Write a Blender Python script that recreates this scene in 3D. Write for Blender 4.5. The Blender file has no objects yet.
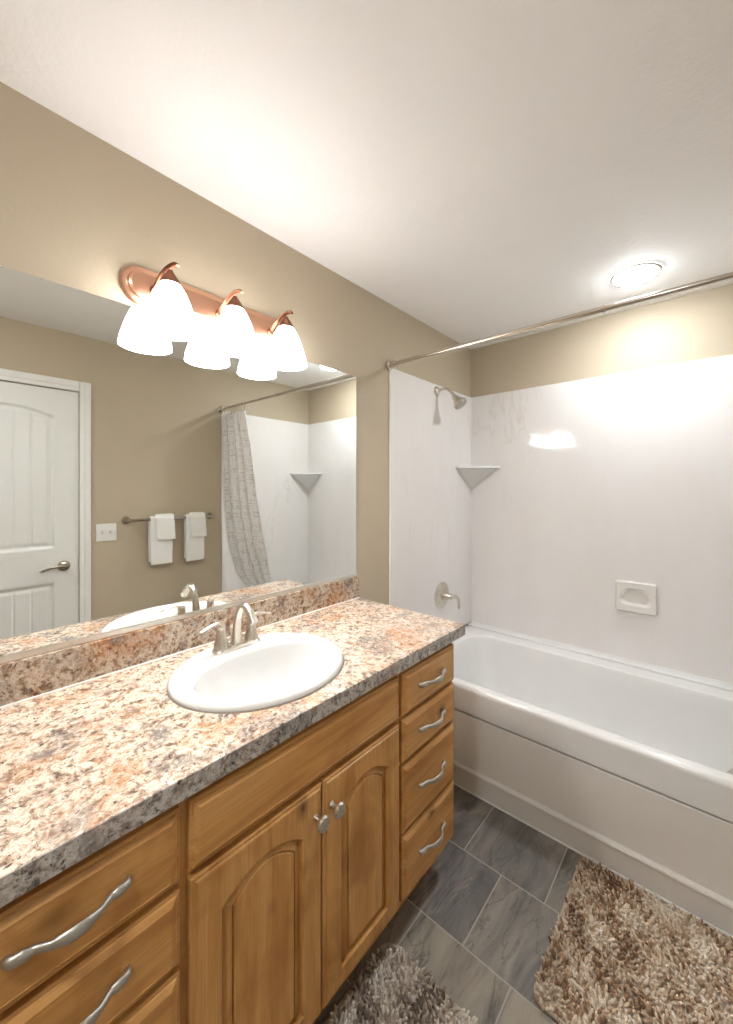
import bpy, bmesh, math, random
from mathutils import Vector, Matrix, noise as mnoise
random.seed(7)
PI = math.pi
SC = bpy.context.scene
COL = SC.collection

# ---------------------------------------------------------------- camera, world, exposure
FPX, YAW, HY, PX0 = 390.2448, 40.0635, 488.4703, 385.5103
cam = bpy.data.cameras.new('camera')
cam.sensor_fit = 'AUTO'; cam.sensor_width = 36.0
cam.lens = FPX / 1024 * 36.0
cam.shift_x = (366.5 - PX0) / 1024
cam.shift_y = (HY - 512) / 1024
cam.clip_start = 0.02
co = bpy.data.objects.new('camera', cam); COL.objects.link(co)
co.location = (1.3217, 0.0, 1.4549)
co.rotation_euler = (PI / 2, 0, math.radians(YAW))
SC.camera = co

world = bpy.data.worlds.new('world'); SC.world = world
world.use_nodes = True
world.node_tree.nodes['Background'].inputs[0].default_value = (0.9, 0.95, 1, 1)
world.node_tree.nodes['Background'].inputs[1].default_value = 0.3
SC.view_settings.view_transform = 'Standard'
SC.view_settings.look = 'None'
SC.view_settings.gamma = 1.0
SC.view_settings.exposure = 1.75
SC.view_settings.use_curve_mapping = False

SHADE_E = 4.2       # glass shades of the vanity light
BULB_E = 52.0       # the bulbs inside them
LED_E = 44.0        # recessed light over the tub
FILL_E = 62.0       # added fill light behind the camera, unseen
SHADE_C = (0.98, 0.965, 0.97)
LED_C = (0.90, 0.95, 1.0)

# ---------------------------------------------------------------- dimensions
H = 2.44; YB = 2.509; W = 1.8175; YF = -1.10
ZC = 0.931            # counter top
XD = 0.586            # counter front
YE = 1.352            # counter end towards the tub
Y0 = -0.065           # counter end behind the camera
XF = 0.557            # cabinet face

# ---------------------------------------------------------------- materials
def lin(r, g, b):
    f = lambda c: ((c / 255 + 0.055) / 1.055) ** 2.4 if c > 10 else c / 255 / 12.92
    return (f(r), f(g), f(b), 1)

class NT:
    def __init__(s, name):
        s.m = bpy.data.materials.new(name); s.m.use_nodes = True
        s.t = s.m.node_tree; s.b = s.t.nodes['Principled BSDF']
    def n(s, typ, **kw):
        nd = s.t.nodes.new(typ)
        for k, v in kw.items():
            if k.startswith('i_'):
                key = k[2:]
                key = int(key) if key.isdigit() else key.replace('_', ' ')
                nd.inputs[key].default_value = v
            else: setattr(nd, k, v)
        return nd
    def l(s, a, b): s.t.links.new(a, b)
    def coord(s, scale=(1, 1, 1), rnd=0.0, kind='Object', rot=(0, 0, 0)):
        tc = s.n('ShaderNodeTexCoord'); mp = s.n('ShaderNodeMapping')
        mp.inputs['Scale'].default_value = scale; mp.inputs['Rotation'].default_value = rot
        src = tc.outputs[kind]
        if rnd:
            oi = s.n('ShaderNodeObjectInfo'); mul = s.n('ShaderNodeMath', operation='MULTIPLY'); mul.inputs[1].default_value = rnd
            s.l(oi.outputs['Random'], mul.inputs[0])
            add = s.n('ShaderNodeVectorMath', operation='ADD'); s.l(src, add.inputs[0]); s.l(mul.outputs[0], add.inputs[1])
            src = add.outputs[0]
        s.l(src, mp.inputs[0]); return mp.outputs[0]
    def noise(s, vec, scale, detail=4, rough=.55, dist=0.0):
        nd = s.n('ShaderNodeTexNoise'); nd.inputs['Scale'].default_value = scale; nd.inputs['Detail'].default_value = detail
        nd.inputs['Roughness'].default_value = rough; nd.inputs['Distortion'].default_value = dist
        s.l(vec, nd.inputs['Vector']); return nd.outputs['Fac']
    def ramp(s, fac, stops, interp='LINEAR'):
        nd = s.n('ShaderNodeValToRGB'); nd.color_ramp.interpolation = interp
        e = nd.color_ramp.elements
        while len(e) < len(stops): e.new(0.5)
        for el, (p, c) in zip(e, stops):
            el.position = p; el.color = c if len(c) == 4 else (*c, 1)
        s.l(fac, nd.inputs[0]); return nd.outputs[0]
    def mix(s, fac, a, b, blend='MIX'):
        nd = s.n('ShaderNodeMix', data_type='RGBA', blend_type=blend)
        for sock, v in ((nd.inputs[0], fac), (nd.inputs[6], a), (nd.inputs[7], b)):
            if hasattr(v, 'is_linked'): s.l(v, sock)
            else: sock.default_value = v
        return nd.outputs[2]
    def bump(s, h, strength=.2, dist=.002):
        nd = s.n('ShaderNodeBump'); nd.inputs['Strength'].default_value = strength; nd.inputs['Distance'].default_value = dist
        s.l(h, nd.inputs['Height']); s.l(nd.outputs[0], s.b.inputs['Normal'])
    def set(s, color=None, rough=.5, metal=0, spec=.5, coat=0):
        if color is not None:
            if hasattr(color, 'is_linked'): s.l(color, s.b.inputs['Base Color'])
            else: s.b.inputs['Base Color'].default_value = color
        if hasattr(rough, 'is_linked'): s.l(rough, s.b.inputs['Roughness'])
        else: s.b.inputs['Roughness'].default_value = rough
        s.b.inputs['Metallic'].default_value = metal
        s.b.inputs['Specular IOR Level'].default_value = spec
        s.b.inputs['Coat Weight'].default_value = coat
        return s.m

def paint(name, col, bump=.25, scale=55, rough=.6):
    n = NT(name); v = n.coord(kind='Object')
    f = n.noise(v, scale, 3, .6); g = n.noise(v, 3, 2)
    c = n.mix(g, col, tuple(min(1, x * 1.05) for x in col[:3]) + (1,))
    n.bump(f, bump, .003); return n.set(c, rough, spec=.3)
def plain(name, col, rough=.4, metal=0, spec=.5, var=.03, scale=12, coat=0):
    n = NT(name); v = n.coord(); f = n.noise(v, scale, 3)
    c = n.mix(f, tuple(x * (1 - var) for x in col[:3]) + (1,), tuple(min(1, x * (1 + var)) for x in col[:3]) + (1,))
    return n.set(c, rough, metal, spec, coat)
def brushed(name, col, rough=.28):
    n = NT(name); v = n.coord((40, 40, 400)); f = n.noise(v, 6, 2)
    r = n.ramp(f, [(0, (rough * .8,) * 3), (1, (rough * 1.25,) * 3)])
    return n.set(col, r, 1.0)

def emit(name, col, strength):
    n = NT(name); n.set((.9, .9, .9, 1), .3)
    n.b.inputs['Emission Color'].default_value = (*col, 1); n.b.inputs['Emission Strength'].default_value = strength
    return n.m

M = {}
M['wall'] = paint('beige_wall_paint', lin(186, 172, 149), .22, 70)
M['ceiling'] = paint('white_ceiling_texture', lin(242, 240, 237), .35, 60, .7)
M['trim'] = plain('white_trim_paint', lin(232, 231, 226), .35)
M['door'] = plain('white_door_paint', lin(228, 228, 222), .38)
M['porcelain'] = plain('white_porcelain', lin(228, 227, 224), .08, coat=.2, var=.01)
M['tub'] = plain('white_tub_acrylic', lin(233, 232, 229), .16, var=.012, coat=.2)
M['apron'] = plain('white_apron_acrylic', lin(226, 222, 215), .22, var=.012)
M['gap'] = plain('dark_gap', lin(84, 78, 70), .7)
M['nickel'] = brushed('brushed_nickel', lin(214, 207, 195), .27)
M['satin'] = brushed('satin_nickel_pull', lin(196, 192, 184), .4)
M['dark_nickel'] = brushed('aged_nickel', lin(184, 174, 161), .22)
M['chrome'] = brushed('polished_steel', lin(212, 204, 192), .17)
M['copper'] = brushed('brushed_copper', lin(214, 166, 138), .34)
M['copper_dark'] = brushed('aged_copper', lin(146, 100, 78), .4)
M['alu'] = brushed('aluminium_channel', lin(222, 217, 208), .3)
M['dark'] = plain('dark_interior', lin(48, 30, 16), .7)
M['caulk'] = plain('grey_caulk', lin(150, 140, 128), .6)
M['bone'] = plain('bone_ceramic', lin(236, 231, 224), .12, var=.01, coat=.3)
M['shade'] = emit('lit_frosted_glass', SHADE_C, SHADE_E)
M['bulb'] = emit('lit_bulb', SHADE_C, BULB_E)
M['led'] = emit('lit_lens', LED_C, LED_E)
M['fill_led'] = emit('added_fill_lens', LED_C, FILL_E)
M['towel'] = None

def mat_surround():
    n = NT('cultured_marble_panel'); v = n.coord((1, 1, .35))
    base = n.noise(v, 3.0, 4, .6)
    c = n.ramp(base, [(.25, lin(229, 224, 219)), (.75, lin(237, 234, 231))])
    w = n.noise(v, 1.6, 5, .6, 1.4)
    band = n.ramp(w, [(.488, (0, 0, 0)), (.5, (1, 1, 1)), (.512, (0, 0, 0))])
    g = n.noise(n.coord((.8, .8, .5)), 2.2, 2)
    gate = n.ramp(g, [(.57, (0, 0, 0)), (.70, (1, 1, 1))])
    k = n.mix(1.0, band, gate, 'MULTIPLY')
    k2 = n.mix(1.0, k, (.5, .5, .5, 1), 'MULTIPLY')
    c2 = n.mix(k2, c, lin(214, 204, 194))
    return n.set(c2, .06, coat=.0, spec=.45)
M['surround'] = mat_surround()

def mat_mirror():
    n = NT('silvered_mirror'); v = n.coord(); f = n.noise(v, 3, 1)
    r = n.ramp(f, [(0, (.004,) * 3), (1, (.01,) * 3)])
    return n.set((.90, .915, .89, 1), r, 1.0)
M['mirror'] = mat_mirror()

def mat_wood(name, axis):
    n = NT(name)
    st = {'y': (9, 1.0, 9), 'z': (9, 9, 1.0)}[axis]
    v = n.coord(st, rnd=7.0)
    a = n.noise(v, 2.2, 6, .6, .6)
    fine = n.noise(n.coord(tuple(s * 7 if s > 1 else 1.2 for s in st), rnd=7.0), 4, 3, .6)
    blot = n.noise(n.coord((1, 1, 1), rnd=7.0), 6.5, 3, .55, .3)
    c = n.ramp(a, [(.25, lin(164, 108, 52)), (.45, lin(202, 148, 82)), (.6, lin(214, 163, 98)), (.8, lin(182, 124, 64))])
    c = n.mix(n.ramp(fine, [(.35, (.3,) * 3), (.65, (0,) * 3)]), c, lin(150, 98, 50))
    c = n.mix(n.ramp(blot, [(.52, (0,) * 3), (.72, (.6,) * 3)]), c, lin(148, 94, 40))
    vor = n.n('ShaderNodeTexVoronoi'); vor.inputs['Scale'].default_value = 1.0; vor.inputs['Randomness'].default_value = 1.0
    ks = {'y': (6.5, 4.2, 6.5), 'z': (6.5, 6.5, 4.2)}[axis]
    n.l(n.coord(ks, rnd=9.0), vor.inputs['Vector'])
    kn = n.ramp(vor.outputs['Distance'], [(.025, (.95,) * 3), (.055, (.55,) * 3), (.15, (0,) * 3)])
    c = n.mix(kn, c, lin(84, 46, 18))
    n.bump(fine, .06, .001)
    return n.set(c, .33, spec=.45)
M['wood_h'] = mat_wood('knotty_alder_horizontal', 'y')
M['wood_v'] = mat_wood('knotty_alder_vertical', 'z')

def mat_granite(name='granite_laminate', warm=1.0, dark=0.0):
    n = NT(name); v = n.coord((1, 1, 1))
    warp = n.n('ShaderNodeTexNoise'); warp.inputs['Scale'].default_value = 9; warp.inputs['Detail'].default_value = 4
    n.l(v, warp.inputs['Vector'])
    sc = n.n('ShaderNodeVectorMath', operation='SCALE'); sc.inputs['Scale'].default_value = .05
    n.l(warp.outputs['Color'], sc.inputs[0])
    add = n.n('ShaderNodeVectorMath', operation='ADD'); n.l(v, add.inputs[0]); n.l(sc.outputs[0], add.inputs[1])
    vv = add.outputs[0]
    big = n.noise(vv, 6.5, 4, .6, .5)
    mid = n.noise(vv, 52, 5, .68, .4)
    fine = n.noise(vv, 110, 4, .7, .4)
    c = n.ramp(mid, [(.30, lin(84, 70, 60)), (.40, lin(142, 118, 100)), (.48, lin(190, 166, 142)), (.56, lin(222, 208, 190)), (.66, lin(182, 160, 140)), (.76, lin(124, 110, 100))])
    rust = n.ramp(big, [(.50, (0,) * 3), (.68, (.6,) * 3)])
    c = n.mix(rust, c, lin(184, 122, 70), 'MIX')
    grey = n.ramp(n.noise(vv, 8.5, 3, .6, .4), [(.54, (0,) * 3), (.68, (.75,) * 3)])
    c = n.mix(grey, c, lin(112, 104, 102))
    sp = n.ramp(fine, [(.36, (.85,) * 3), (.43, (0,) * 3)])
    c = n.mix(sp, c, lin(50, 42, 38))
    sp2 = n.ramp(fine, [(.56, (0,) * 3), (.66, (.75,) * 3)])
    c = n.mix(sp2, c, lin(234, 226, 214))
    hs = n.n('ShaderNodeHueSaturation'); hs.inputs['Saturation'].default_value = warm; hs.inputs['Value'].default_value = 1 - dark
    n.l(c, hs.inputs['Color'])
    return n.set(hs.outputs[0], .2, spec=.6)
M['granite'] = mat_granite()
M['granite_edge_shaded'] = mat_granite('granite_shaded_edge_strip', .55, .22)  # greyer, darker copy: shade on the front edge put into the colour
M['granite_splash_shaded'] = mat_granite('granite_splash_shaded', 1.1, .2)  # darker copy: dimness under the grazing lamps put into the backsplash colour

def mat_floor():
    n = NT('slate_tile_floor')
    tc = n.n('ShaderNodeTexCoord'); mp = n.n('ShaderNodeMapping')
    mp.inputs['Location'].default_value = (-0.868 + .316 * 6, -1.405 + .297 * 13, 0)
    n.l(tc.outputs['Object'], mp.inputs[0])
    br = n.n('ShaderNodeTexBrick'); n.l(mp.outputs[0], br.inputs['Vector'])
    br.offset = .5; br.offset_frequency = 2; br.squash = 1
    br.inputs['Scale'].default_value = 1
    br.inputs['Brick Width'].default_value = .316; br.inputs['Row Height'].default_value = .297
    br.inputs['Mortar Size'].default_value = .0022; br.inputs['Mortar Smooth'].default_value = .1; br.inputs['Bias'].default_value = 0
    br.inputs['Color1'].default_value = (0, 0, 0, 1); br.inputs['Color2'].default_value = (1, 1, 1, 1); br.inputs['Mortar'].default_value = (.5, .5, .5, 1)
    tone = n.ramp(br.outputs['Color'], [(0, lin(112, 109, 108)), (.18, lin(170, 160, 142)), (.38, lin(106, 105, 108)), (.55, lin(150, 142, 130)), (.75, lin(118, 114, 112)), (1, lin(176, 166, 148))])
    # shift the vein pattern from tile to tile
    sh = n.n('ShaderNodeVectorMath', operation='SCALE'); sh.inputs['Scale'].default_value = 5.0
    n.l(br.outputs['Color'], sh.inputs[0])
    ad = n.n('ShaderNodeVectorMath', operation='ADD'); n.l(mp.outputs[0], ad.inputs[0]); n.l(sh.outputs[0], ad.inputs[1])
    mp2 = n.n('ShaderNodeMapping'); mp2.inputs['Scale'].default_value = (2.6, .7, 1); mp2.inputs['Rotation'].default_value = (0, 0, .35); n.l(ad.outputs[0], mp2.inputs[0])
    a = n.noise(mp2.outputs[0], 4.0, 8, .68, .8)
    c = n.mix(n.ramp(a, [(.32, (.85,) * 3), (.5, (0,) * 3)]), tone, lin(84, 81, 80))
    c = n.mix(n.ramp(a, [(.52, (0,) * 3), (.72, (.6,) * 3)]), c, lin(186, 175, 157))
    vn = n.ramp(n.noise(mp2.outputs[0], 2.6, 6, .6, .9), [(.48, (0,) * 3), (.495, (.55,) * 3), (.505, (0,) * 3)])
    c = n.mix(vn, c, lin(72, 72, 76))
    c = n.mix(br.outputs['Fac'], c, lin(182, 174, 162))
    inv = n.n('ShaderNodeMath', operation='SUBTRACT'); inv.inputs[0].default_value = 1; n.l(br.outputs['Fac'], inv.inputs[1])
    hm = n.n('ShaderNodeMath', operation='ADD'); n.l(inv.outputs[0], hm.inputs[0])
    ml = n.n('ShaderNodeMath', operation='MULTIPLY'); ml.inputs[1].default_value = .8; n.l(a, ml.inputs[0]); n.l(ml.outputs[0], hm.inputs[1])
    n.bump(hm.outputs[0], .6, .004)
    return n.set(c, .45, spec=.4)
M['floor'] = mat_floor()

def mat_pile(name, stops):
    n = NT(name)
    at = n.n('ShaderNodeAttribute', attribute_name='tuft')
    c = n.ramp(at.outputs['Fac'], stops)
    f = n.noise(n.coord(), 300, 2)
    c = n.mix(n.ramp(f, [(.3, (.25,) * 3), (.7, (0,) * 3)]), c, lin(90, 70, 54))
    m = n.set(c, .85, spec=.15)
    n.b.inputs['Sheen Weight'].default_value = .25
    return m
M['pile_tan'] = mat_pile('tan_chenille', [(0, lin(122, 88, 60)), (.3, lin(176, 142, 110)), (.55, lin(220, 196, 168)), (1, lin(244, 232, 214))])
M['pile_grey'] = mat_pile('taupe_chenille', [(0, lin(112, 96, 84)), (.3, lin(164, 146, 130)), (.55, lin(210, 196, 180)), (1, lin(240, 232, 220))])
M['backing'] = plain('rug_backing', lin(196, 180, 158), .9, var=.1, scale=80)

def mat_towel():
    n = NT('white_terry'); f = n.noise(n.coord(), 420, 3, .7)
    n.bump(f, .5, .002); return n.set(lin(236, 234, 228), .9, spec=.1)
M['towel'] = mat_towel()

def mat_curtain():
    n = NT('woven_curtain_fabric'); tc = n.n('ShaderNodeTexCoord')
    def lines(sx, seed, thr, stretch):
        mp = n.n('ShaderNodeMapping'); mp.inputs['Scale'].default_value = (sx[0], sx[1], 1); mp.inputs['Location'].default_value = (seed, seed * 2, 0)
        n.l(tc.outputs['UV'], mp.inputs[0])
        return n.ramp(n.noise(mp.outputs[0], 1.0, 2, .6), [(thr, (0,) * 3), (thr + .06, (1,) * 3)])
    h = lines((5, 110), 1, .57, 1); v = lines((75, 10), 5, .57, 1)
    c = n.mix(h, lin(246, 244, 241), lin(208, 204, 197))
    v2 = n.mix(1.0, v, (.75, .75, .75, 1), 'MULTIPLY')
    c = n.mix(v2, c, lin(206, 202, 193))
    f = n.noise(n.coord(), 500, 2); n.bump(f, .2, .001)
    m = n.set(c, .85, spec=.15)
    tr = n.n('ShaderNodeBsdfTranslucent'); n.l(c, tr.inputs['Color'])
    mx = n.n('ShaderNodeMixShader'); mx.inputs[0].default_value = .45
    n.l(n.b.outputs[0], mx.inputs[1]); n.l(tr.outputs[0], mx.inputs[2]); n.l(mx.outputs[0], n.t.nodes['Material Output'].inputs['Surface'])
    return m
M['curtain'] = mat_curtain()

# ---------------------------------------------------------------- mesh helpers (all in room coordinates)
class MB:
    def __init__(s): s.v = []; s.f = []; s.a = None
    def add(s, vs, fs):
        o = len(s.v); s.v += [tuple(p) for p in vs]; s.f += [[i + o for i in f] for f in fs]; return s
    def box(s, x0, x1, y0, y1, z0, z1, bev=.0, seg=2):
        bm = bmesh.new(); bmesh.ops.create_cube(bm, size=1)
        for v in bm.verts:
            v.co = ((x0 + x1) / 2 + v.co.x * (x1 - x0), (y0 + y1) / 2 + v.co.y * (y1 - y0), (z0 + z1) / 2 + v.co.z * (z1 - z0))
        if bev:
            bmesh.ops.bevel(bm, geom=bm.edges[:], offset=min(bev, .49 * min(abs(x1 - x0), abs(y1 - y0), abs(z1 - z0))), segments=seg, profile=.5, affect='EDGES')
        bm.verts.index_update()
        s.add([v.co.copy() for v in bm.verts], [[v.index for v in f.verts] for f in bm.faces]); bm.free(); return s
    def loft(s, rings, closed=True, cap0=False, cap1=False, flip=False):
        n = len(rings[0]); vs = [p for r in rings for p in r]; fs = []
        for i in range(len(rings) - 1):
            for j in range(n if closed else n - 1):
                k = (j + 1) % n
                fs.append([i * n + j, i * n + k, (i + 1) * n + k, (i + 1) * n + j])
        if cap0: fs.append(list(range(n))[::-1])
        if cap1: fs.append([(len(rings) - 1) * n + j for j in range(n)])
        if flip: fs = [f[::-1] for f in fs]
        return s.add(vs, fs)
    def lathe(s, prof, org, axis=(0, 0, 1), seg=32, sx=1, sy=1, caps=True):
        ax = Vector(axis).normalized()
        u = ax.orthogonal().normalized(); w = ax.cross(u)
        if abs(ax.z) > .99: u = Vector((1, 0, 0)); w = ax.cross(u)
        org = Vector(org); rings = []
        for r, h in prof:
            r = max(r, 1e-4)
            rings.append([org + ax * h + u * (r * sx * math.cos(2 * PI * j / seg)) + w * (r * sy * math.sin(2 * PI * j / seg)) for j in range(seg)])
        return s.loft(rings, True, caps, caps)
    def tube(s, pts, rad, seg=14, caps=True, up=(0, 0, 1), sm=0):
        P = [Vector(p) for p in pts]
        R = list(rad) if hasattr(rad, '__len__') else [rad] * len(P)
        R = [r if hasattr(r, '__len__') else (r, r) for r in R]
        if sm:
            Q = []; S = []
            for i in range(len(P) - 1):
                a = P[max(i - 1, 0)]; b = P[i]; c = P[i + 1]; d = P[min(i + 2, len(P) - 1)]
                for k in range(sm):
                    t = k / sm
                    Q.append(.5 * ((2 * b) + (c - a) * t + (2 * a - 5 * b + 4 * c - d) * t * t + (3 * b - a - 3 * c + d) * t ** 3))
                    S.append(tuple(R[i][q] * (1 - t) + R[i + 1][q] * t for q in (0, 1)))
            Q.append(P[-1]); S.append(R[-1]); P, R = Q, S
        up = Vector(up); rings = []
        for i, p in enumerate(P):
            t = (P[min(i + 1, len(P) - 1)] - P[max(i - 1, 0)]).normalized()
            n1 = up - t * up.dot(t)
            if n1.length < 1e-3: n1 = t.orthogonal()
            n1.normalize(); n2 = t.cross(n1)
            rings.append([p + n1 * (R[i][0] * math.cos(2 * PI * j / seg)) + n2 * (R[i][1] * math.sin(2 * PI * j / seg)) for j in range(seg)])
        return s.loft(rings, True, caps, caps)
    def build(s, name, mat, parent=None, smooth=True, ang=38, kind=None):
        off = Vector((0, 0, 0)); p = parent
        while p is not None: off += p.location; p = p.parent
        me = bpy.data.meshes.new(name)
        me.from_pydata([tuple(Vector(v) - off) for v in s.v], [], s.f); me.update()
        bm = bmesh.new(); bm.from_mesh(me); bmesh.ops.recalc_face_normals(bm, faces=bm.faces[:]); bm.to_mesh(me); bm.free()
        if s.a:
            at = me.attributes.new('tuft', 'FLOAT', 'POINT'); at.data.foreach_set('value', s.a)
        me.materials.append(mat)
        if smooth:
            me.polygons.foreach_set('use_smooth', [True] * len(me.polygons))
            me.set_sharp_from_angle(angle=math.radians(ang))
        o = bpy.data.objects.new(name, me); COL.objects.link(o); o.parent = parent
        if smooth and len(me.vertices) < 12000:
            wn = o.modifiers.new('weighted_normals', 'WEIGHTED_NORMAL'); wn.keep_sharp = True; wn.weight = 50
        if kind: o['kind'] = kind
        return o

def tag(o, label, cat, group=None):
    o['label'] = label; o['category'] = cat
    if group: o['group'] = group
    return o
def thing(name, label, cat, loc, group=None):
    o = bpy.data.objects.new(name, None); COL.objects.link(o); o.empty_display_size = .05; o.location = loc
    return tag(o, label, cat, group)
def struct(name, mb, mat, parent=None, **k):
    return mb.build(name, mat, parent, kind='structure' if parent is None else None, **k)
def rrect(cx, cy, hx, hy, r, z, n=8):
    pts = []
    for (sx, sy, a0) in ((1, 1, 0), (-1, 1, 90), (-1, -1, 180), (1, -1, 270)):
        for k in range(n + 1):
            a = math.radians(a0 + 90 * k / n)
            pts.append((cx + sx * (hx - r) + r * math.cos(a), cy + sy * (hy - r) + r * math.sin(a), z))
    return pts

# ---------------------------------------------------------------- the room
T = .1
struct('floor', MB().box(-T, W + T, YF - T, YB + T, -T, 0), M['floor'])
struct('ceiling', MB().box(-T, W + T, YF - T, YB + T, H, H + T), M['ceiling'])
struct('wall_left', MB().box(-T, 0, YF, YB, 0, H), M['wall'])
struct('wall_back', MB().box(-T, W + T, YB, YB + T, 0, H), M['wall'])
struct('wall_front', MB().box(-T, W + T, YF - T, YF, 0, H), M['wall'])
DY0, DY1, DZ = -.040, .651, 2.072      # door opening in the right wall
wr = MB().box(W, W + T, YF, DY0 - .004, 0, H).box(W, W + T, DY1 + .004, YB, 0, H).box(W, W + T, DY0 - .004, DY1 + .004, DZ + .004, H)
struct('wall_right', wr, M['wall'])

# door slab: arched two panel plank door as a relief
def door_depth(y, z):
    cy, hw = .3055, .225
    dy = abs(y - cy)
    def panel(zt, zb):
        d = min(hw - dy, zt - z, z - zb)
        if d < 0: return 0.0
        dep = .012 * min(1, d / .012)
        if d > .020: dep -= .006 * min(1, (d - .020) / .018)
        if d > .030:
            g = ((y - cy + .0395) / .079); g = abs(g - round(g)) * .079
            if g < .006: dep += .004 * (1 - g / .006)
        return dep
    arch = 1.900 + .052 * max(0, 1 - (dy / hw) ** 2)
    return max(panel(arch, 1.085), panel(.868, .22))
ys = [DY0 + (DY1 - DY0) * i / 172 for i in range(173)]
zs = [.008 + (DZ - .008) * j / 330 for j in range(331)]
XDR = W + .004
db = MB(); ny, nz = len(ys), len(zs)
db.add([(XDR + door_depth(y, z), y, z) for z in zs for y in ys], [[j * ny + i, j * ny + i + 1, (j + 1) * ny + i + 1, (j + 1) * ny + i] for j in range(nz - 1) for i in range(ny - 1)])
db.box(XDR + .014, XDR + .039, DY0, DY1, .008, DZ)
door = struct('door_1', db, M['door'], ang=60)
hb = MB()
hx, hy, hz = W + .003, .575, .968
hb.lathe([(.001, 0), (.032, 0), (.033, .004), (.028, .011), (.014, .015), (.011, .045), (.0001, .047)], (hx, hy, hz), (-1, 0, 0))
hb.tube([(hx - .042, hy + .006, hz), (hx - .046, hy - .03, hz + .004), (hx - .046, hy - .07, hz + .002), (hx - .044, hy - .105, hz - .010), (hx - .042, hy - .122, hz - .014)],
        [(.010, .009), (.010, .006), (.009, .005), (.008, .005), (.004, .003)], sm=6)
hb.build('door_handle', M['dark_nickel'], door)
MB().box(W - .0005, W + .005, DY1 - .003, DY1 + .004, .935, 1.0, .0008).build('latch_plate', M['satin'], door)
cas = MB()
def casing_profile_box(y0, y1, z0, z1):
    cas.box(W - .013, W - .0003, y0, y1, z0, z1, .004)
    if y1 - y0 < z1 - z0:
        o = (y0 + .024, y1 - .004) if y0 > .3 else (y0 + .004, y1 - .024)
        cas.box(W - .018, W - .010, o[0], o[1], z0 + .001, z1 - .004, .004)
    else: cas.box(W - .018, W - .010, y0 + .004, y1 - .004, z0 + .024, z1 - .004, .004)
casing_profile_box(DY1 + .002, .713, 0, 2.142)
casing_profile_box(DY0 - .064, DY0 - .002, 0, 2.142)
casing_profile_box(DY0 - .0015, DY1 + .0015, DZ + .006, 2.142)
struct('trim_1', cas, M['trim'])
struct('baseboard_right', MB().box(W - .012, W, .715, 1.590, 0, .085, .004), M['trim'])
struct('baseboard_front', MB().box(0, W, YF, YF + .012, 0, .085, .004), M['trim'])
struct('baseboard_left', MB().box(0, .012, YF + .014, Y0 - .01, 0, .085, .004).box(0, .012, YE, 1.595, 0, .085, .004), M['trim'])

# ---------------------------------------------------------------- bath surround
YS = 1.600; ZS = 2.097; ZT = .505
TH = .012
for x0, x1, lab in ((.0005, TH, 'glossy white bath wall panel behind the shower head and valve'), (W - TH, W - .0005, 'glossy white bath wall panel behind the hanging curtain, seen in the mirror')):
    mb = MB().box(x0, x1, YS, YB - .0005, ZT + .009, ZS, .003)
    tag(mb.build('surround_panel', M['surround']), lab, 'wall panel')
    MB().box(.0006 if x0 < 1 else W - .009, .009 if x0 < 1 else W - .0006, YS + .002, YS + .042, .001, ZT + .008, .003).build('leg_strip', M['surround'], bpy.data.objects[[o.name for o in bpy.data.objects if o.name.startswith('surround_panel')][-1]])
bp_ = tag(MB().box(TH + .0005, W - TH - .0005, YB - TH, YB - .0005, ZT + .009, ZS, .003).build('surround_panel', M['surround']), 'long glossy white bath wall panel with the soap dish, behind the tub', 'wall panel')
for xx in (TH, W - TH):
    sgn = 1 if xx < 1 else -1
    MB().tube([(xx + sgn * .003, YB - TH - .003, ZT + .012), (xx + sgn * .003, YB - TH - .003, ZS - .003)], .004, 8).build('trim_2' if xx < 1 else 'trim_3', M['tub'], None, kind='structure')

def corner_shelf(xw, sg, label):
    z = 1.605; a = .215
    c = thing('corner_shelf', label, 'shelf', (xw, YB - TH, z), 'corner shelves in the bath surround')
    yb = YB - TH
    out = [(xw, yb), (xw + sg * a, yb), (xw + sg * a, yb - .016), (xw + sg * a * .62, yb - a * .5), (xw + sg * .5 * a, yb - a * .62), (xw + sg * .016, yb - a), (xw, yb - a)]
    mb = MB(); r0 = []
    def ring(dz, k): return [(xw + (x - xw) * k, yb + (y - yb) * k, z + dz) for x, y in out]
    mb.loft([ring(-.018, .97), ring(-.014, 1.0), ring(-.004, 1.0), ring(0, .98)], True, True, True)
    mb.build('shelf_top', M['bone'] if False else M['tub'], c)
    mb = MB()
    mb.loft([ring(-.018, .90), ring(-.06, .64), ring(-.12, .26), ring(-.165, .02)], True, True, True)
    mb.build('bracket', M['tub'], c)
corner_shelf(TH, 1, 'white corner shelf on the bath wall below the shower head')
corner_shelf(W - TH, -1, 'white corner shelf beside the hanging shower curtain, seen in the mirror')

# soap dish on the back panel
sd = thing('soap_dish', 'off-white ceramic recessed soap dish on the back wall over the tub', 'soap dish', (1.0, YB - TH, .865))
yb = YB - TH
def xz(r):  return [(p[0], None, p[1]) for p in r]
def rr2(cx, cz, hx, hz, r, y, n=6): return [(p[0], y, p[1]) for p in rrect(cx, cz, hx, hz, r, 0, n)]
def dring(k, y, dz=0):           # the D shaped bowl opening
    pts = []
    base = rrect(0, 0, .068, .043, .03, 0, 6)
    for (px, pz, _) in base:
        wz = 1.0 if pz < 0 else 1 - .28 * (pz / .043)
        pts.append((.999 + px * wz * k, y, .868 + pz * k + dz))
    return pts
mb = MB()
mb.loft([rr2(.999, .866, .094, .081, .010, yb), rr2(.999, .866, .094, .081, .010, yb - .018), rr2(.999, .866, .090, .077, .010, yb - .024), dring(1.16, yb - .0245),
         dring(1.08, yb - .0235), dring(1.0, yb - .019), dring(.95, yb - .008), dring(.86, yb - .002), dring(.4, yb - .001)], True, False, True)
mb.build('dish', M['bone'], sd)

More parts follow.
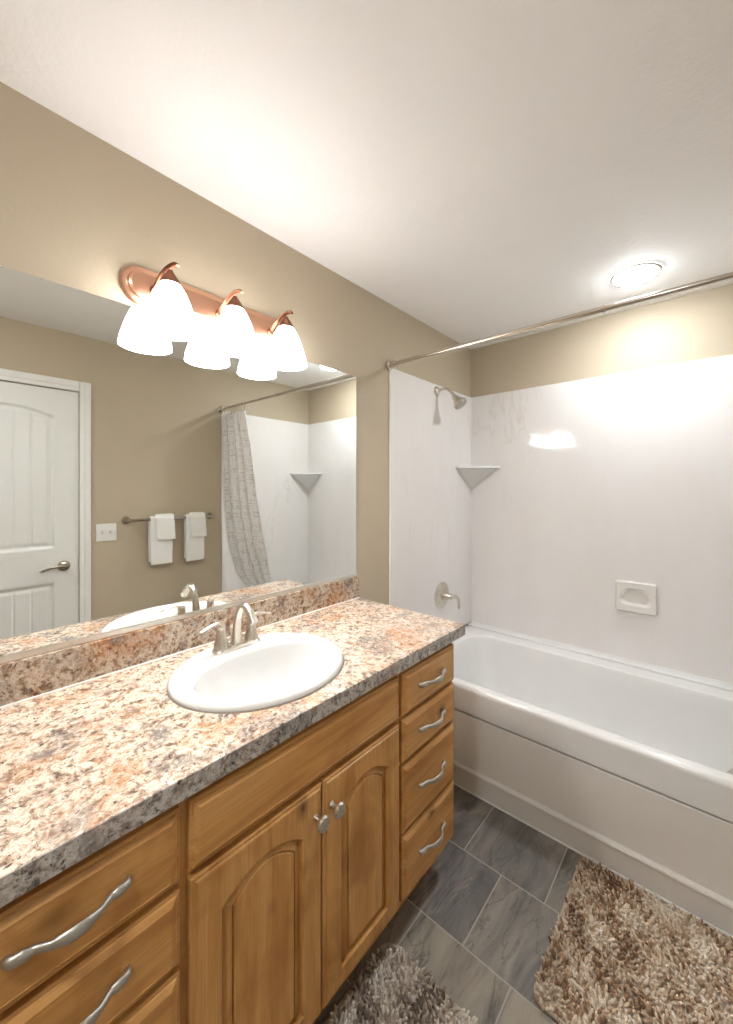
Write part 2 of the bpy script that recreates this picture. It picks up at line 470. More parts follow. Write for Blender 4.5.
# ---------------------------------------------------------------- bathtub
tub = thing('bathtub', 'white alcove bathtub with a panelled front apron', 'bathtub', (W / 2, 2.08, 0))
XA, XB_ = .014, W - .014
YR0, YR1 = 1.742, 2.352
mb = MB(); n = 10
cx, cy = W / 2, (YR0 + YR1) / 2
def r_out(y0, y1, z, r=.004): return rrect(W / 2, (y0 + y1) / 2, (XB_ - XA) / 2, (y1 - y0) / 2, r, z, n)
def r_in(dx, d0, d1, r, z): return rrect(cx, (YR0 + d0 + YR1 - d1) / 2, .80 - dx, (YR1 - d1 - YR0 - d0) / 2, r, z, n)
mb.loft([r_out(1.720, YB - TH, .3725), r_out(1.691, YB - TH, .3725), r_out(1.6895, YB - TH, .374), r_out(1.6855, YB - TH, .480), r_out(1.687, YB - TH, .489), r_out(1.6915, YB - TH, .4965), r_out(1.698, YB - TH, .501), r_out(1.704, YB - TH, .5025),
         r_in(-.012, -.012, -.012, .15, .503), r_in(0, 0, 0, .145, .498), r_in(.010, .008, .008, .14, .480), r_in(.022, .02, .016, .14, .42),
         r_in(.06, .045, .035, .13, .25), r_in(.10, .075, .06, .12, .15), r_in(.16, .12, .10, .10, .115), r_in(.3, .2, .18, .06, .110)], True, False, True)
mb.build('basin', M['tub'], tub)
MB().box(XA, XB_, YB - TH - .055, YB - TH, .5025, .5135, .004, 3).build('back_flange', M['tub'], tub)
mb = MB(); mb.tube([(XA, YB - TH - .0005, .5145), (XB_, YB - TH - .0005, .5145)], .005, 10); mb.build('caulk_bead', M['porcelain'], tub)
# apron front: upper band, recessed shadow gap, lower panel, plinth
def extr(prof, mat, name):
    mb = MB(); mb.loft([[(XA, y, z) for y, z in prof], [(XB_, y, z) for y, z in prof]], True, True, True); return mb.build(name, mat, tub, ang=25)
extr([(1.73, .358), (1.708, .358), (1.708, .3722), (1.73, .3722)], M['gap'], 'apron_gap')
extr([(1.73, .112), (1.698, .112), (1.696, .118), (1.694, .360), (1.696, .363), (1.73, .363)], M['apron'], 'apron_panel')
extr([(1.73, .001), (1.6905, .001), (1.6900, .004), (1.6880, .090), (1.6820, .0945), (1.6805, .101), (1.6825, .107), (1.690, .1105), (1.702, .113), (1.73, .113)], M['apron'], 'apron_base')
extr([(1.70, .001), (1.684, .001), (1.686, .005), (1.70, .008)], M['porcelain'], 'caulk_bead')
mb = MB(); mb.lathe([(.001, 0), (.028, 0), (.03, .003), (.024, .006), (.001, .007)], (.30, 2.05, .111)); mb.build('drain', M['chrome'], tub)
mb = MB(); mb.lathe([(.001, 0), (.034, 0), (.035, .004), (.028, .010), (.001, .012)], (.143, 1.97, .29), (1, 0, .25)); mb.build('overflow_plate', M['chrome'], tub)

# shower head, valve, tub spout on the left bath wall
sh = thing('shower', 'brushed nickel shower head on a curved arm high on the left bath wall', 'shower', (TH, 2.045, 2.055))
mb = MB(); mb.lathe([(.001, 0), (.030, 0), (.030, .004), (.022, .012), (.012, .016), (.001, .016)], (TH, 2.045, 2.055), (1, 0, 0)); mb.build('flange', M['nickel'], sh)
mb = MB(); mb.tube([(TH + .005, 2.045, 2.055), (.05, 2.048, 2.060), (.085, 2.052, 2.055), (.115, 2.056, 2.030), (.130, 2.058, 2.008)], .0095, 14, sm=6); mb.build('arm', M['nickel'], sh)
dr = Vector((.62, .10, -.78)).normalized()
mb = MB(); mb.lathe([(.001, 0), (.012, 0), (.014, .010), (.018, .014), (.018, .026), (.021, .032), (.040, .062), (.043, .070), (.043, .078), (.001, .079)], Vector((.124, 2.057, 2.014)), dr); mb.build('head', M['nickel'], sh)
mb = MB(); mb.lathe([(.001, 0), (.037, 0), (.037, .003), (.001, .003)], Vector((.124, 2.057, 2.014)) + dr * .0795, dr); mb.build('spray_face', M['satin'], sh)

vy, vz = 2.105, .785
sv = thing('shower_valve', 'round brushed nickel shower valve with a lever, on the left bath wall', 'valve', (TH, vy, vz))
mb = MB(); mb.lathe([(.001, 0), (.082, 0), (.083, .003), (.079, .006), (.066, .0075), (.062, .012), (.044, .017), (.034, .018), (.032, .014), (.001, .014)], (TH, vy, vz), (1, 0, 0), 40); mb.build('escutcheon', M['nickel'], sv)
mb = MB(); mb.lathe([(.001, .0), (.026, .0), (.024, .02), (.019, .04), (.016, .060), (.010, .066), (.001, .067)], (TH + .013, vy, vz), (1, 0, 0)); mb.build('hub', M['nickel'], sv)
mb = MB(); mb.tube([(TH + .062, vy, vz + .004), (TH + .080, vy + .025, vz + .000), (TH + .088, vy + .055, vz - .022), (TH + .086, vy + .066, vz - .062), (TH + .086, vy + .066, vz - .085)],
                   [(.013, .012), (.012, .011), (.011, .010), (.010, .009), (.008, .007)], sm=6); mb.build('lever', M['nickel'], sv)

# curtain rod
RY, RZ = 1.600, 2.108
rd = thing('curtain_rod', 'brushed nickel shower curtain rod over the front of the tub', 'curtain rod', (W / 2, RY, RZ))
mb = MB(); mb.tube([(.02, RY, RZ), (1.02, RY, RZ)], .0125, 18); mb.lathe([(.0125, 0), (.0145, .002), (.0145, .012), (.0125, .014)], (1.008, RY, RZ), (1, 0, 0)); mb.build('outer_tube', M['chrome'], rd)
mb = MB(); mb.tube([(1.0, RY, RZ), (W - .02, RY, RZ)], .0105, 18); mb.build('inner_tube', M['chrome'], rd)
for x, s in ((0.0006, 1), (W - .0006, -1)):
    mb = MB(); mb.lathe([(.001, 0), (.026, 0), (.027, .006), (.022, .012), (.017, .016), (.017, .03), (.022, .034), (.022, .046), (.016, .05), (.013, .052)], (x, RY, RZ), (s, 0, 0)); mb.build('flange', M['chrome'], rd)

# curtain: gathered at the right wall, swept down into the tub
cu = thing('shower_curtain', 'pale grey woven-grid shower curtain bunched at the right end of the rod', 'curtain', (1.64, RY, 2.1))
KEYS = [  # z, x and y of the free edge, x and y of the wall edge
    (2.06, 1.470, 1.600, 1.795, 1.600), (1.80, 1.415, 1.615, 1.792, 1.602), (1.37, 1.395, 1.660, 1.788, 1.605), (1.03, 1.43, 1.745, 1.772, 1.630),
    (.74, 1.50, 1.850, 1.745, 1.690), (.60, 1.51, 1.885, 1.690, 1.770), (.54, 1.46, 1.850, 1.650, 1.785), (.49, 1.345, 1.785, 1.620, 1.790), (.40, 1.340, 1.80, 1.590, 1.815), (.26, 1.335, 1.850, 1.550, 1.850)]
def key(z):
    for a, b in zip(KEYS, KEYS[1:]):
        if a[0] >= z >= b[0]:
            t = (a[0] - z) / (a[0] - b[0]); return [a[i] * (1 - t) + b[i] * t for i in (1, 2, 3, 4)]
    return list(KEYS[-1][1:]) if z < 1 else list(KEYS[0][1:])
NU, NV = 180, 120
cv = []; uvs = []
for j in range(NV + 1):
    z = 2.06 + (.26 - 2.06) * j / NV
    a_, b_, c_ = key(min(2.06, z + .03)), key(z), key(max(.26, z - .03))
    xa, ya, xb, yb_ = [(p + q + r) / 3 for p, q, r in zip(a_, b_, c_)]
    low = min(1, max(0, (z - .45) / .5))
    for i in range(NU + 1):
        u = i / NU
        ph = 2 * PI * 4.0 * (u + .02 * math.sin(5 * u + z * 1.2))
        amp = (.026 - .008 * (2.06 - z) / 1.8) * (.45 + .55 * low) * (.75 + .35 * math.sin(9 * u + 1))
        cv.append((min(xa + (xb - xa) * u + .010 * math.sin(2 * ph), W - .016), ya + (yb_ - ya) * u + amp * math.sin(ph) + .012 * (1 - low), z)); uvs.append((u * 1.5, j / NV * 1.85))
mb = MB(); mb.add(cv, [[j * (NU + 1) + i, j * (NU + 1) + i + 1, (j + 1) * (NU + 1) + i + 1, (j + 1) * (NU + 1) + i] for j in range(NV) for i in range(NU)])
cloth = mb.build('fabric', M['curtain'], cu, ang=180)
uvl = cloth.data.uv_layers.new(name='UVMap')
for lp in cloth.data.loops: uvl.data[lp.index].uv = uvs[lp.vertex_index]
so = cloth.modifiers.new('thickness', 'SOLIDIFY'); so.thickness = .0016
for k in range(8):
    x = 1.49 + k * .040
    mb = MB(); pts = [(x + .004 * math.sin(a), RY + .021 * math.sin(a), RZ - .018 + .034 * math.cos(a)) for a in [2 * PI * q / 20 for q in range(21)]]
    mb.tube(pts, .0022, 8, caps=False, up=(1, 0, 0)); mb.build('ring', M['chrome'], cu)

# ---------------------------------------------------------------- vanity cabinet
CY0, CY1 = -.025, 1.303
van = thing('vanity_cabinet', 'honey-stained knotty wood bathroom vanity with arched doors and two drawer stacks', 'vanity cabinet', (.28, .64, 0))
KB = .125      # bottom of the box
mb = MB().box(.002, XF - .018, CY0, CY0 + .016, KB, ZC - .042).box(.002, XF - .018, CY1 - .016, CY1, KB, ZC - .042).box(.002, XF - .018, CY0, CY1, KB, KB + .016).box(.002, .012, CY0, CY1, KB, ZC - .042)
mb.box(.002, .49, CY0, CY0 + .016, 0, KB).box(.002, .49, CY1 - .016, CY1, 0, KB)
mb.build('carcass', M['wood_v'], van)
MB().box(.475, .49, CY0 + .016, CY1 - .016, 0, KB).build('toe_kick', M['wood_h'], van)
def frame(name, y0, y1, z0, z1, m): MB().box(XF - .017, XF, y0, y1, z0, z1, .001).build(name, m, van)
for y0, y1 in ((CY0, CY0 + .035), (.288, .340), (.940, .992), (CY1 - .035, CY1)): frame('stile', y0, y1, KB, ZC - .041, M['wood_v'])
frame('stile', .630, .662, .170, .705, M['wood_v'])
for y0, y1 in ((CY0 + .035, .288), (.340, .940), (.992, CY1 - .035)):
    for z0, z1 in ((.855, ZC - .041), (KB, .170), (.705, .760)) + (((.565, .60), (.345, .385)) if y1 - y0 < .4 else ()): frame('rail', y0, y1, z0, z1, M['wood_h'])

def rect_ring(y0, y1, z0, z1, x, nn=14):
    p = []
    for a, b in (((y0, z0), (y1, z0)), ((y1, z0), (y1, z1)), ((y1, z1), (y0, z1)), ((y0, z1), (y0, z0))):
        for k in range(nn): t = k / nn; p.append((x, a[0] + (b[0] - a[0]) * t, a[1] + (b[1] - a[1]) * t))
    return p
def arch_ring(y0, y1, z0, zs_, h, x, nn=14):
    p = []; yc, hw = (y0 + y1) / 2, (y1 - y0) / 2
    for k in range(nn): p.append((x, y0 + (y1 - y0) * k / nn, z0))
    for k in range(nn): p.append((x, y1, z0 + (zs_ - z0) * k / nn))
    for k in range(nn):
        y = y1 - (y1 - y0) * k / nn; d = (y - yc) / hw
        p.append((x, y, zs_ + h * math.cos(d * PI / 2) ** .8 if abs(d) < 1 else zs_))
    for k in range(nn): p.append((x, y0, zs_ + (z0 - zs_) * k / nn))
    return p
def slab_front(name, y0, y1, z0, z1, mat):
    X = XF + .0006
    r = [rect_ring(y0, y1, z0, z1, X), rect_ring(y0, y1, z0, z1, X + .011), rect_ring(y0 + .002, y1 - .002, z0 + .002, z1 - .002, X + .013),
         rect_ring(y0 + .006, y1 - .006, z0 + .006, z1 - .006, X + .0135), rect_ring(y0 + .0075, y1 - .0075, z0 + .0075, z1 - .0075, X + .0155),
         rect_ring(y0 + .017, y1 - .017, z0 + .017, z1 - .017, X + .0215), rect_ring(y0 + .0175, y1 - .0175, z0 + .0175, z1 - .0175, X + .0205), rect_ring(y0 + .020, y1 - .020, z0 + .020, z1 - .020, X + .0205)]
    mb = MB(); mb.loft(r, True, True, True); return mb.build(name, mat, van, ang=14)
def pull(yc, zc, parent, L=.146):
    x0 = XF + .0208; h = L / 2
    q = [(0, 0, .006, .006), (.008, .004, .0075, .0060), (.012, .016, .0080, .0050), (.013, .028, .0055, .0045), (.024, .044, .0058, .0042), (.030, .060, .0085, .0048)]
    pts = [(x0 + a, yc - h + b, zc) for a, b, _, _ in q] + [(x0 + .0315, yc, zc)] + [(x0 + a, yc + h - b, zc) for a, b, _, _ in q[::-1]]
    R = [(c, d) for _, _, c, d in q]; R = R + [(.0095, .005)] + R[::-1]
    R = [(a * 1.12, b * 1.12) for a, b in R]; mb = MB(); mb.tube(pts, R, 14, sm=7); mb.build('handle', M['satin'], parent)
ZD = [(.734, .868), (.587, .722), (.365, .575), (.150, .353)]
for z0, z1 in ZD:
    d = slab_front('drawer', .974, 1.294, z0, z1, M['wood_h']); pull(1.132, (z0 + z1) / 2 + .005, d)
for z0, z1 in [(.730, .868), (.580, .719), (.365, .569), (.150, .353)]:
    d = slab_front('drawer', -.016, .306, z0, z1, M['wood_h']); pull(.147, (z0 + z1) / 2 + .008, d)
slab_front('false_front', .323, .958, .735, .868, M['wood_h'])
def cab_door(y0, y1, ky):
    z0, z1 = .148, .722; X = XF + .0006; st = .058
    a0, a1, b0, bs, bh = y0 + st, y1 - st, z0 + .052, .622, .040
    r = [rect_ring(y0, y1, z0, z1, X), rect_ring(y0, y1, z0, z1, X + .013), rect_ring(y0 + .003, y1 - .003, z0 + .003, z1 - .003, X + .016),
         rect_ring(y0 + .008, y1 - .008, z0 + .008, z1 - .008, X + .0165), rect_ring(y0 + .010, y1 - .010, z0 + .010, z1 - .010, X + .0195), rect_ring(y0 + .013, y1 - .013, z0 + .013, z1 - .013, X + .0205),
         arch_ring(a0, a1, b0, bs, bh, X + .0205), arch_ring(a0 + .003, a1 - .003, b0 + .003, bs - .003, bh, X + .0165), arch_ring(a0 + .005, a1 - .005, b0 + .005, bs - .004, bh, X + .006)]
    mb = MB(); mb.loft(r, True, True, True); d = mb.build('door', M['wood_v'], van, ang=14)
    q = [arch_ring(a0 + .005, a1 - .005, b0 + .005, bs - .004, bh, X + .0062), arch_ring(a0 + .0085, a1 - .0085, b0 + .0085, bs - .006, bh, X + .0064),
         arch_ring(a0 + .024, a1 - .024, b0 + .024, bs - .013, bh - .004, X + .0165), arch_ring(a0 + .0248, a1 - .0248, b0 + .0248, bs - .0135, bh - .004, X + .0100), arch_ring(a0 + .0280, a1 - .0280, b0 + .0280, bs - .0155, bh - .004, X + .0100),
         arch_ring(a0 + .0288, a1 - .0288, b0 + .0288, bs - .016, bh - .004, X + .0180), arch_ring(a0 + .0300, a1 - .0300, b0 + .0300, bs - .0165, bh - .004, X + .0190)]
    mb = MB(); mb.loft(q, True, True, True); mb.build('raised_panel', M['wood_v'], d, ang=14)
    mb = MB(); mb.lathe([(.001, 0), (.0085, 0), (.0085, .003), (.0055, .007), (.005, .018), (.009, .022), (.0175, .026), (.019, .030), (.0155, .035), (.001, .038)], (X + .0205, ky, .652), (1, 0, 0), 28)
    mb.build('knob', M['nickel'], d)
cab_door(.323, .643, .619)
cab_door(.647, .958, .671)

# countertop
ct = thing('countertop', 'brown and cream granite-look bathroom countertop with backsplash', 'countertop', (.29, .64, ZC))
SX, SY, SA, SB = .305, .645, .230, .245            # sink ellipse
def el(cx, cy, a, b, z, nn=64): return [(cx + a * math.cos(2 * PI * k / nn), cy + b * math.sin(2 * PI * k / nn), z) for k in range(nn)]
def sq(z, x0, x1, y0, y1, nn=64):        # rectangle sampled by the same angles from the sink centre
    p = []
    for k in range(nn):
        a = 2 * PI * k / nn; c, s_ = math.cos(a), math.sin(a)
        t = min(((x1 - SX) / c if c > 1e-9 else (x0 - SX) / c if c < -1e-9 else 1e9), ((y1 - SY) / s_ if s_ > 1e-9 else (y0 - SY) / s_ if s_ < -1e-9 else 1e9))
        p.append([SX + c * t, SY + s_ * t, z])
    for X in (x0, x1):
        for Y in (y0, y1):
            b = min(p, key=lambda q: (q[0] - X) ** 2 + (q[1] - Y) ** 2); b[0], b[1] = X, Y
    return [tuple(q) for q in p]
mb = MB()
NN = 128
mb.loft([el(SX, SY, SA - .02, SB - .02, ZC - .040, NN), sq(ZC - .040, .001, XD - .003, Y0, YE - .003, NN), sq(ZC - .038, .001, XD, Y0, YE, NN), sq(ZC - .004, .001, XD, Y0, YE, NN), sq(ZC - .001, .001, XD - .0012, Y0, YE - .0012, NN), sq(ZC, .001, XD - .004, Y0, YE - .004, NN),
         el(SX, SY, SA - .02, SB - .02, ZC, NN), el(SX, SY, SA - .02, SB - .02, ZC - .040, NN)], True)
mb.build('slab', M['granite'], ct, ang=50)
MB().box(XD - .0004, XD + .0012, Y0, YE, ZC - .0405, ZC - .0012, .0004).build('edge_strip', M['granite_edge_shaded'], ct)
MB().box(.003, XD - .002, YE - .0004, YE + .0012, ZC - .0405, ZC - .0012, .0004).build('edge_strip', M['granite_edge_shaded'], ct)
MB().box(.001, .021, Y0, YE, ZC + .0003, 1.033, .003).build('backsplash', M['granite_splash_shaded'], ct)
MB().tube([(.0225, Y0, ZC + .002), (.0225, YE - .002, ZC + .002)], .003, 8).build('caulk_line', M['bone'], ct)

# sink
sk = thing('sink', 'white oval drop-in bathroom sink in the countertop', 'sink', (SX, SY, ZC))
BX, BY, BA, BB = .345, .645, .142, .199
mb = MB()
def bl(t, a, b, z):      # between outer ellipse (t=0) and bowl opening (t=1)
    return el(SX + (BX - SX) * t, SY + (BY - SY) * t, a, b, z, 72)
def bowl(k, dx, z, nn=72):      # the bowl: flatter towards the faucet
    p = []
    for q in range(nn):
        a = 2 * PI * q / nn; c, s_ = math.cos(a), math.sin(a); e = .72 if c < 0 else 1.0
        p.append((BX + dx + (BA * k) * math.copysign(abs(c) ** e, c), BY + BB * k * math.copysign(abs(s_) ** (.86 if c < 0 else 1), s_), z))
    return p
mb.loft([bl(0, SA - .024, SB - .024, ZC - .01), bl(0, SA - .022, SB - .022, ZC + .001), bl(0, SA - .001, SB - .001, ZC + .001), bl(0, SA, SB, ZC + .006), bl(0, SA - .004, SB - .004, ZC + .013), bl(.05, SA - .012, SB - .012, ZC + .017), bl(.15, SA - .024, SB - .024, ZC + .018),
         bowl(1.06, 0, ZC + .016), bowl(1.01, 0, ZC + .013), bowl(.98, 0, ZC + .005), bowl(.955, 0, ZC - .02), bowl(.91, -.003, ZC - .06),
         bowl(.80, -.008, ZC - .10), bowl(.62, -.014, ZC - .128), bowl(.40, -.02, ZC - .141), el(BX - .03, BY, .024, .024, ZC - .147, 72)], True, False, True)
mb.build('basin', M['porcelain'], sk, ang=70)
mb = MB(); mb.lathe([(.001, 0), (.021, 0), (.022, .002), (.015, .003), (.012, .006), (.001, .007)], (BX - .03, BY, ZC - .1468)); mb.build('drain', M['chrome'], sk)
mb = MB(); mb.loft([el(SX, SY, SA - .004, SB - .004, ZC + .0004), el(SX, SY, SA + .0035, SB + .0035, ZC + .0004), el(SX, SY, SA + .002, SB + .002, ZC + .003), el(SX, SY, SA - .004, SB - .004, ZC + .003)], True); mb.build('caulk_ring', M['caulk'], sk)

# faucet
FX, FY, FZ = .150, .651, ZC + .0165
fa = thing('faucet', 'brushed nickel two-handle faucet at the back of the sink', 'faucet', (FX, FY, FZ))
mb = MB(); mb.loft([rrect(FX, FY, .026, .078, .025, FZ), rrect(FX, FY, .026, .078, .025, FZ + .007), rrect(FX, FY, .022, .074, .021, FZ + .012)], True, True, True); mb.build('base_plate', M['nickel'], fa)
for s in (-1, 1):
    y = FY + s * .052
    mb = MB(); mb.lathe([(.001, .008), (.0235, .008), (.021, .02), (.0155, .045), (.0125, .066), (.012, .072), (.013, .074), (.013, .080), (.009, .088), (.001, .090)], (FX, y, FZ), seg=28)
    mb.tube([(FX, y - s * .004, FZ + .086), (FX + .004, y + s * .018, FZ + .091), (FX + .006, y + s * .042, FZ + .088), (FX + .008, y + s * .066, FZ + .080)], [(.007, .010), (.006, .009), (.0045, .008), (.003, .006)], sm=6)
    mb.build('handle', M['nickel'], fa)
mb = MB()
mb.tube([(FX, FY, FZ + .010), (FX + .002, FY, FZ + .05), (FX + .008, FY, FZ + .095), (FX + .026, FY, FZ + .130), (FX + .050, FY, FZ + .140), (FX + .078, FY, FZ + .125), (FX + .104, FY, FZ + .098)],
        [(.0165, .0165), (.0135, .0135), (.0115, .0115), (.0105, .011), (.0105, .0115), (.0115, .0125), (.0125, .0135)], 18, up=(1, 0, 0), sm=7)
mb.build('spout', M['nickel'], fa)
mb = MB(); mb.tube([(FX - .032, FY, FZ + .002), (FX - .032, FY, FZ + .05)], .003, 10); mb.lathe([(.001, 0), (.006, .001), (.007, .006), (.004, .011), (.001, .012)], (FX - .032, FY, FZ + .049), seg=14); mb.build('lift_rod', M['nickel'], fa)

# ---------------------------------------------------------------- mirror
ZM0, ZM1, YM1 = 1.037, 1.993, 1.345
mi = thing('wall_mirror', 'large frameless wall mirror over the countertop', 'mirror', (.001, .64, ZM0))
MB().box(.001, .007, Y0, YM1, ZM0 + .003, ZM1, .0008).build('glass', M['mirror'], mi)
MB().box(.0005, .011, Y0, YM1 + .002, ZM0 - .003, ZM0 + .002, .0008).box(.0078, .0105, Y0, YM1 + .002, ZM0 - .003, ZM0 + .012, .0008).build('bottom_channel', M['alu'], mi)

# ---------------------------------------------------------------- vanity light
LY, LZ = .671, 2.062
vl = thing('vanity_light', 'copper three-light wall fixture with frosted bell shades over the mirror', 'light fixture', (0, LY, LZ))
def stad(hy, hz, x, nn=16):
    p = []
    for s in (1, -1):
        for k in range(nn + 1):
            a = -PI / 2 + PI * k / nn
            p.append((x, LY + s * (hy - hz) + s * hz * math.cos(a), LZ + s * hz * math.sin(a)))
    return p
mb = MB(); mb.loft([stad(.302, .058, .0006), stad(.302, .058, .006), stad(.298, .054, .011), stad(.290, .046, .013), stad(.286, .042, .015), stad(.284, .040, .022), stad(.277, .033, .026)], True, True, True)
mb.build('back_plate', M['copper'], vl, ang=25)
for k, y in enumerate((.469, .671, .873)):
    SXx = .104
    mb = MB()
    mb.tube([(.020, y - .012, LZ - .010), (.045, y - .014, LZ + .004), (.066, y - .012, LZ + .020), (.086, y - .006, LZ + .036), (.104, y + .002, LZ + .046), (.118, y + .010, LZ + .049), (.124, y + .013, LZ + .043)],
            [(.006, .010), (.0055, .009), (.005, .0085), (.005, .0085), (.005, .009), (.0055, .009), (.004, .007)], 14, sm=6)
    mb.lathe([(.001, 0), (.016, 0), (.017, .004), (.012, .010), (.001, .010)], (.024, y - .012, LZ - .010), (1, 0, 0), 20)
    arm = mb.build('arm', M['copper_dark'], vl)
    mb = MB(); mb.lathe([(.001, .0), (.029, .0), (.029, .004), (.024, .014), (.015, .028), (.009, .036), (.007, .042), (.001, .044)], (SXx, y, 2.051), seg=28); mb.build('cap', M['copper_dark'], arm)
    mb = MB()
    prof = [(.024, 2.055), (.031, 2.047), (.044, 2.024), (.055, 1.996), (.065, 1.965), (.0725, 1.938), (.076, 1.914), (.073, 1.914), (.0695, 1.938), (.062, 1.965), (.052, 1.996), (.041, 2.022), (.029, 2.043), (.022, 2.050)]
    mb.lathe([(r, z) for r, z in prof], (SXx, y, 0), seg=36, caps=False); shd = mb.build('shade', M['shade'], vl)
    mb = MB(); mb.lathe([(.001, 1.925), (.014, 1.928), (.024, 1.940), (.028, 1.956), (.025, 1.974), (.016, 1.994), (.012, 2.01), (.012, 2.04), (.001, 2.04)], (SXx, y, 0), seg=20); mb.build('bulb', M['bulb'], vl)

# recessed ceiling light over the tub, and an added fill light shaped like it
def downlight(x, y, m, label):
    d = thing('recessed_light', label, 'ceiling light', (x, y, H))
    mb = MB(); mb.lathe([(.084, -.001), (.090, -.007), (.098, -.007), (.103, -.001)], (x, y, H), seg=48, caps=False); mb.build('trim_ring', M['satin'], d)
    mb = MB(); mb.lathe([(.001, -.026), (.030, -.0255), (.058, -.021), (.078, -.013), (.0875, -.006), (.0875, -.001), (.001, -.001)], (x, y, H), seg=48); mb.build('lens', m, d)
downlight(1.045, 2.12, M['led'], 'lit round recessed ceiling light over the bathtub')
downlight(1.05, -.45, M['fill_led'], 'added round fill light in the ceiling behind the camera, out of view')

# ---------------------------------------------------------------- right wall fittings (seen in the mirror)
sp = thing('switch_plate', 'white double light switch plate beside the door', 'switch plate', (W, .80, 1.16))
MB().box(W - .006, W - .0005, .742, .857, 1.102, 1.218, .003).build('plate', M['trim'], sp)
for y in (.777, .823):
    mb = MB(); mb.box(W - .009, W - .005, y - .006, y + .006, 1.148, 1.172, .001).box(W - .019, W - .007, y - .0045, y + .0045, 1.158, 1.168, .0015); mb.build('toggle', M['bone'], sp)

BXx, BZ = W - .062, 1.234
tb = thing('towel_bar', 'brushed nickel towel bar on the beige wall', 'towel bar', (W, 1.205, BZ))
mb = MB(); mb.tube([(BXx, .905, BZ), (BXx, 1.505, BZ)], .010, 16); mb.build('bar', M['dark_nickel'], tb)
for y in (.912, 1.498):
    mb = MB(); mb.lathe([(.001, 0), (.026, 0), (.027, .004), (.020, .014), (.013, .024), (.012, .045), (.015, .05), (.015, .072), (.010, .078), (.001, .079)], (W - .0006, y, BZ), (-1, 0, 0)); mb.build('post', M['dark_nickel'], tb)

def drape(name, y0, y1, zf, zb, r, th, label, cat, group, seed, skew=0.0):
    """cloth folded over the bar: front leaf down to zf, back leaf down to zb, rounded edges"""
    t = tag(bpy.data.objects.new(name, None), label, cat, group); bpy.data.objects.remove(t)
    path = []
    ro = r
    for k in range(12): path.append((BXx - ro - .004 * (1 - k / 11) , zf + (BZ - zf) * k / 11, k / 11))
    for k in range(1, 10): a = PI - PI * k / 10; path.append((BXx + ro * math.cos(a), BZ + ro * math.sin(a), 1))
    for k in range(12): path.append((BXx + ro, BZ + (zb - BZ) * k / 11, 1 - k / 11))
    rings = []
    NYY = 10
    for (x, z, q) in path:
        pass
    mb = MB(); rings = []
    P = [Vector((x, 0, z)) for x, z, q in path]
    for i, p in enumerate(P):
        tg = (P[min(i + 1, len(P) - 1)] - P[max(i - 1, 0)]).normalized(); nrm = Vector((-tg.z, 0, tg.x))
        hang = max(0, BZ - p.z)
        sk_ = skew * hang
        ring = []
        hw = (y1 - y0) / 2; yc = (y0 + y1) / 2 + sk_
        e = 1.0 if 0 < i < len(P) - 1 else .5
        for k in range(24):
            a = 2 * PI * k / 24
            cyy = math.copysign(abs(math.cos(a)) ** .35, math.cos(a)); cxx = math.copysign(abs(math.sin(a)) ** .6, math.sin(a))
            w = .0025 * mnoise.noise(Vector((k * .35 + seed, i * .3, seed)))
            ring.append(p + nrm * (cxx * th / 2 * e + w) + Vector((0, yc + cyy * (hw - .002 * (1 - e)) + w, 0)))
        rings.append(ring)
    mb.loft(rings, True, True, True)
    return tag(mb.build(name, M['towel'], None, ang=60), label, cat, group)
drape('hand_towel', 1.040, 1.186, .912, .93, .0175, .011, 'white hand towel on the towel bar, nearer the light switch', 'towel', 'hand towels on the towel bar', 1)
drape('hand_towel', 1.284, 1.420, .905, .925, .0175, .011, 'white hand towel on the towel bar, nearer the shower curtain', 'towel', 'hand towels on the towel bar', 2)
drape('washcloth', 1.070, 1.194, 1.085, 1.10, .0330, .010, 'small white washcloth over the hand towel nearer the light switch', 'washcloth', 'washcloths over the hand towels', 3, .05)
drape('washcloth', 1.308, 1.424, 1.085, 1.10, .0330, .010, 'small white washcloth over the hand towel nearer the shower curtain', 'washcloth', 'washcloths over the hand towels', 4, .05)

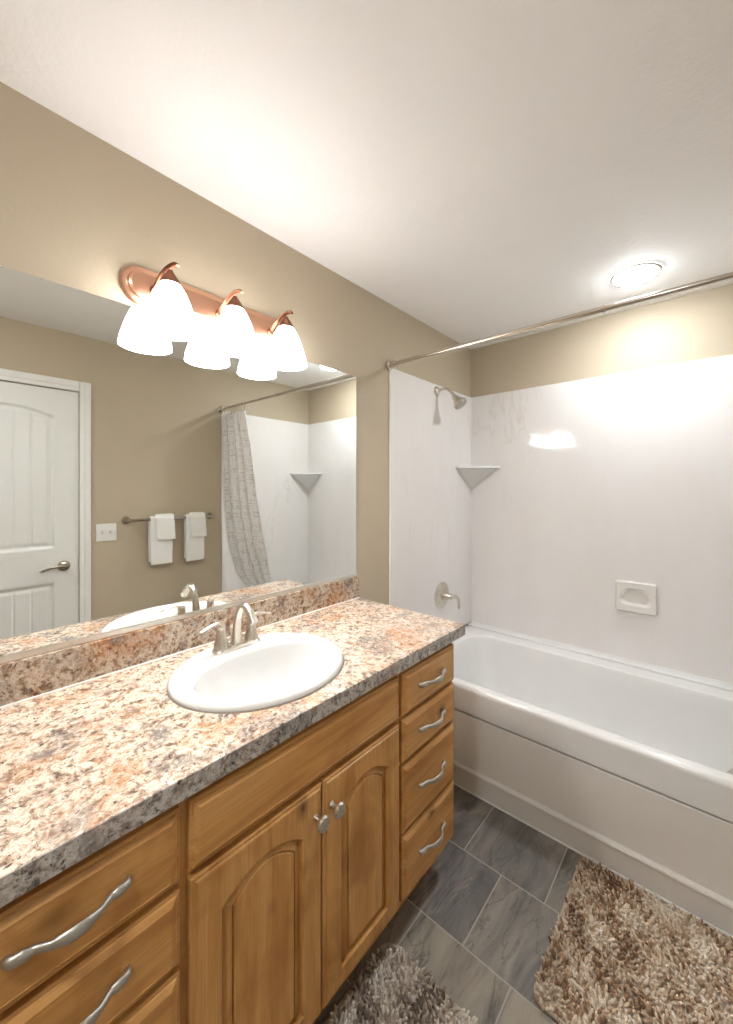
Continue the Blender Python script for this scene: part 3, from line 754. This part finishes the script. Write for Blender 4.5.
# ---------------------------------------------------------------- shag bath rugs
def rug(name, x0, x1, y0, y1, mat, label, rng):
    r = thing(name, label, 'bath rug', ((x0 + x1) / 2, (y0 + y1) / 2, 0))
    mb = MB(); cx, cy, hx, hy = (x0 + x1) / 2, (y0 + y1) / 2, (x1 - x0) / 2, (y1 - y0) / 2
    mb.loft([rrect(cx, cy, hx, hy, .03, .0012), rrect(cx, cy, hx, hy, .03, .007), rrect(cx, cy, hx - .004, hy - .004, .03, .009)], True, True, True)
    mb.build('backing', M['backing'], r)
    # bound edge
    mb = MB(); e = rrect(cx, cy, hx - .001, hy - .001, .03, .0065); mb.tube(e + [e[0]], .0055, 8, caps=False); mb.build('binding', M['backing'], r)
    mb = MB(); vals = []; step = .0088; NS = 6
    V = []; F = []
    ny_ = int((y1 - y0) / step); nx_ = int((x1 - x0) / step)
    for i in range(nx_):
        for j in range(ny_):
            px = x0 + (i + .5) * step + rng.uniform(-.4, .4) * step; py = y0 + (j + .5) * step + rng.uniform(-.4, .4) * step
            # stay on the rounded backing
            qx, qy = abs(px - cx) - (hx - .03), abs(py - cy) - (hy - .03)
            if qx > 0 and qy > 0 and math.hypot(qx, qy) > .027: continue
            if qx > .026 or qy > .026: continue
            nz = mnoise.noise(Vector((px * 12, py * 12, 3.1)))
            base = 0.50 + .75 * nz + .35 * mnoise.noise(Vector((px * 45, py * 45, 8.0)))
            L = rng.uniform(.016, .027); a = rng.uniform(0, 2 * PI); le = rng.uniform(.2, 1.25)
            ex = (max(0, qx) / .03) * (1 if px > cx else -1); ey = (max(0, qy) / .03) * (1 if py > cy else -1)
            # lean with a slow swirl so that patches lie the same way
            sw = 6.0 * mnoise.noise(Vector((px * 9, py * 9, 1.7)))
            dx = .6 * math.cos(sw) * le + .6 * math.cos(a) * le + ex * .5; dy = .6 * math.sin(sw) * le + .6 * math.sin(a) * le + ey * .5
            d = Vector((dx, dy, 1.0)).normalized(); d2 = (d + Vector((dx, dy, -.35)) * .5).normalized()
            p0 = Vector((px, py, .006)); p1 = p0 + d * L * .5; p2 = p1 + d2 * L * .5
            if p2.z < .012: p2.z = .012
            rad = rng.uniform(.0033, .0048); tone = min(1, max(0, base + rng.uniform(-.34, .34)))
            u = d.orthogonal().normalized(); w = d.cross(u); o = len(V)
            pts = ((p0, .7), (p0.lerp(p1, .6), .95), (p1.lerp(p2, .25), 1.0), (p1.lerp(p2, .8), .85), (p2, .35))
            for q, (pp, k) in enumerate(pts):
                for s in range(NS):
                    an = 2 * PI * s / NS; V.append(pp + u * (rad * k * math.cos(an)) + w * (rad * k * math.sin(an))); vals.append(tone)
            for q in range(len(pts) - 1):
                for s in range(NS):
                    t_ = (s + 1) % NS; F.append([o + q * NS + s, o + q * NS + t_, o + (q + 1) * NS + t_, o + (q + 1) * NS + s])
            F.append([o + (len(pts) - 1) * NS + s for s in range(NS)])
    mb.add(V, F); mb.a = vals
    mb.build('pile', mat, r, ang=180)
rug('bath_rug', .925, 1.745, 1.118, 1.668, M['pile_tan'], 'tan shag bath rug on the tile floor beside the bathtub', random.Random(3))
rug('bath_rug', .520, 1.060, .13, .962, M['pile_grey'], 'taupe shag bath rug on the tile floor before the vanity doors', random.Random(5))
